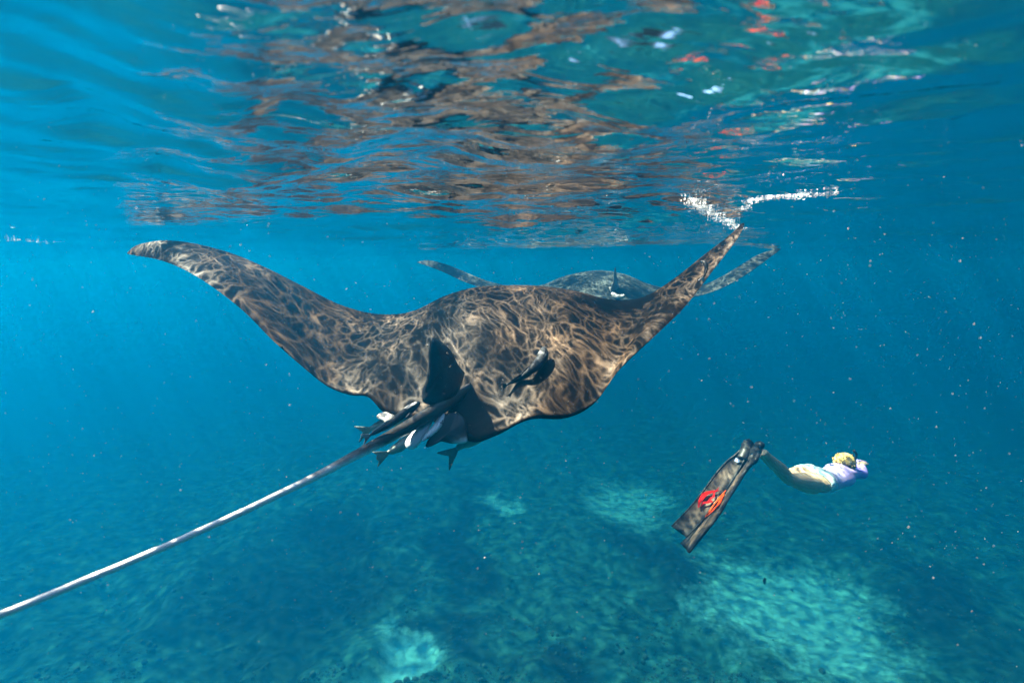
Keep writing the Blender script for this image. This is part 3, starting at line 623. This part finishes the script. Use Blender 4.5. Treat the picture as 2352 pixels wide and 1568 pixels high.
swim_fin('black fin with a red emblem and a small pale sticker, blade face turned to the lens',
    [(860, 165), (780, 240), (700, 300), (600, 405), (510, 525), (440, 620), (300, 790), (108, 988)], [(945, 180), (905, 240), (830, 375), (720, 545), (625, 690), (550, 785), (410, 950), (262, 1100)],
    [(140, 1008), (180, 1018), (232, 1020), (236, 1060), (252, 1098)], [(945, 95), (918, 120), (900, 165), (880, 220), (850, 280)], 4.52, 4.26, (1, -.6, .35),
    [[(393, 800), (398, 735), (440, 655), (500, 632), (560, 623), (628, 626), (560, 645), (500, 668), (452, 715), (418, 770), (407, 802)],
     [(622, 575), (598, 625), (572, 648), (566, 690), (532, 718), (548, 742), (505, 758), (455, 764), (424, 792), (440, 748), (490, 738), (520, 706), (548, 682), (556, 645), (590, 615)]], red,
    [(790, 280), (832, 305), (820, 332), (774, 314)])
swim_fin('black fin seen nearly edge on, with an orange-red emblem',
    [(985, 170), (950, 240), (860, 370), (745, 545), (650, 695), (560, 800), (400, 985), (205, 1168)], [(1025, 190), (1000, 285), (890, 400), (770, 590), (705, 690), (600, 870), (430, 1090), (292, 1262)],
    [(218, 1188), (250, 1178), (290, 1162), (284, 1205), (270, 1252)], [(1050, 140), (1020, 150), (1000, 185), (985, 230), (960, 290)], 4.44, 4.20, (1, 1.4, .2),
    [[(486, 914), (500, 860), (560, 765), (630, 695), (706, 625), (640, 715), (580, 785), (530, 855)], [(690, 660), (668, 720), (620, 800), (560, 855), (500, 905), (560, 830), (610, 780), (640, 720)]], orange)

# ------------------------------------------------------------------ coral, foam, drifting specks
def blob(c, r, n=6, m=4, rough=.35, squash=.7):
    V = []; ph = rng.uniform(0, 6)
    for i in range(1, m):
        t = math.pi * i / m
        for j in range(n):
            a = 2 * math.pi * j / n + ph; q = r * (1 + rng.normal(0, rough) * .5)
            V.append(c + q * np.array((math.sin(t) * math.cos(a), math.sin(t) * math.sin(a), squash * math.cos(t))))
    V += [c + np.array((0, 0, squash * r)), c - np.array((0, 0, squash * r))]
    f = grid_faces(m - 1, n, 0, True); T = (m - 1) * n
    f += [(T, (j + 1) % n, j) for j in range(n)] + [(T + 1, (m - 2) * n + j, (m - 2) * n + (j + 1) % n) for j in range(n)]
    return np.array(V), f
px_ = rng.uniform(0, PW, 10000); py_ = 930 + (1 - rng.uniform(0, 1, 10000) ** 1.5) * 660
gx = []; 
P0 = np.array([at_z(a, b_, FLOOR + .2) for a, b_ in zip(px_, py_)])
keep = P0[:, 1] < 34; P0 = P0[keep]
msk = sand_mask(P0[:, 0], P0[:, 1]); cl = nz_arr(P0[:, 0], P0[:, 1], .55, 21.0, 3)
P0 = P0[((msk < .35) & (cl > .0)) | ((msk >= .35) & (rng.uniform(0, 1, len(P0)) < .05))]
hz, mk_ = bed_h(P0[:, 0], P0[:, 1]); P0[:, 2] = hz
parts_ = []
for i, p in enumerate(P0):
    r = rng.lognormal(-3.6, .5) * (.6 if mk_[i] > .35 else 1)
    parts_.append(blob(p + np.array((0, 0, r * .3)), r, squash=rng.uniform(.5, 1.3)))
Vc, Fc = join(*parts_)
cm = new_mat('coral_growth'); N = NT(cm); b = N.n['Principled BSDF']; tc = N('ShaderNodeTexCoord')
cn = N('ShaderNodeTexNoise', {'Vector': tc.outputs['Object'], 'Scale': 1.3, 'Detail': 7.0, 'Roughness': 0.75})
N.l.new(N.ramp(cn.outputs[0], [(0.36, (0.03, 0.04, 0.034)), (0.5, (0.07, 0.09, 0.078)), (0.62, (0.11, 0.135, 0.115)), (0.72, (0.16, 0.19, 0.165))]), b.inputs['Base Color']); b.inputs['Roughness'].default_value = 0.9
coral = mesh('coral_growth', Vc, Fc, cm, smooth=True); props(coral, 'countless small corals covering the reef floor', 'coral', kind='stuff')

foam_m = skin_mat('foam', [(0.3, (0.80, 0.82, 0.85)), (0.7, (0.88, 0.89, 0.90))], rough=0.25, spec=0.6)
def foam(name, label, pts, n, rmin, rmax, spread, dz=0.012):
    pa = crom(np.array([at_z(x, y, -.012) for x, y in pts]), 60); ps = []
    for i in range(n):
        q = pa[int(rng.integers(0, 60))] + np.array((rng.normal(0, spread), rng.normal(0, spread * 1.6), 0))
        h = float(wave_h(np.array([q[0]]), np.array([q[1]]))[0]); r = rng.uniform(rmin, rmax) * rng.uniform(.3, 1)
        q[2] = h - r * .3 - abs(rng.normal(0, dz * .4))
        ps.append(blob(q, r, 6, 4, .5, .35))
    V, f = join(*ps); o = mesh(name, V, f, foam_m); props(o, label, 'foam', kind='stuff'); return o
foam('splash_foam', 'white splash foam where the raised wing tip breaks the surface', [(1590, 484), (1615, 494), (1650, 508), (1680, 521), (1702, 530)], 1500, .001, .0035, .016)
foam('splash_foam', 'thin white streak of foam running right from the wing tip', [(1695, 500), (1730, 482), (1780, 472), (1840, 470), (1915, 461)], 700, .001, .004, .010)
foam('sparkle_streak', 'small white streak of blobs standing in for a sparkle on the surface beyond the left wing', [(5, 551), (40, 550), (75, 552), (110, 556), (170, 563)], 110, .002, .008, .03)  # white blobs shaped as a specular sparkle on the water

sp_m = skin_mat('drifting_specks', [(0.3, (0.28, 0.27, 0.26)), (0.7, (0.50, 0.48, 0.46))], rough=0.5)
ps = []
for i in range(9000):
    D = rng.uniform(.7, 6); x = rng.uniform(0, PW); y = rng.beta(1.6, 1.9) * PH
    q = at(x, y, D)
    if q[2] > -.03: continue
    r = rng.lognormal(-7.65, .30) * (1 if D < 2 else 1.25)
    dr = np.array((.9, .1, .35)) * rng.uniform(.8, 2.2) + rng.normal(0, .25, 3)
    v, f = blob(np.zeros(3), 1.0, 5, 3, .3, 1.0)
    v = v * r + np.outer(v @ (dr / np.linalg.norm(dr)), dr) * r * .6 + q
    ps.append((v, f))
Vp, Fp = join(*ps)
o = mesh('drifting_specks', Vp, Fp, sp_m); props(o, 'pale specks of plankton drifting in the water', 'plankton', kind='stuff')
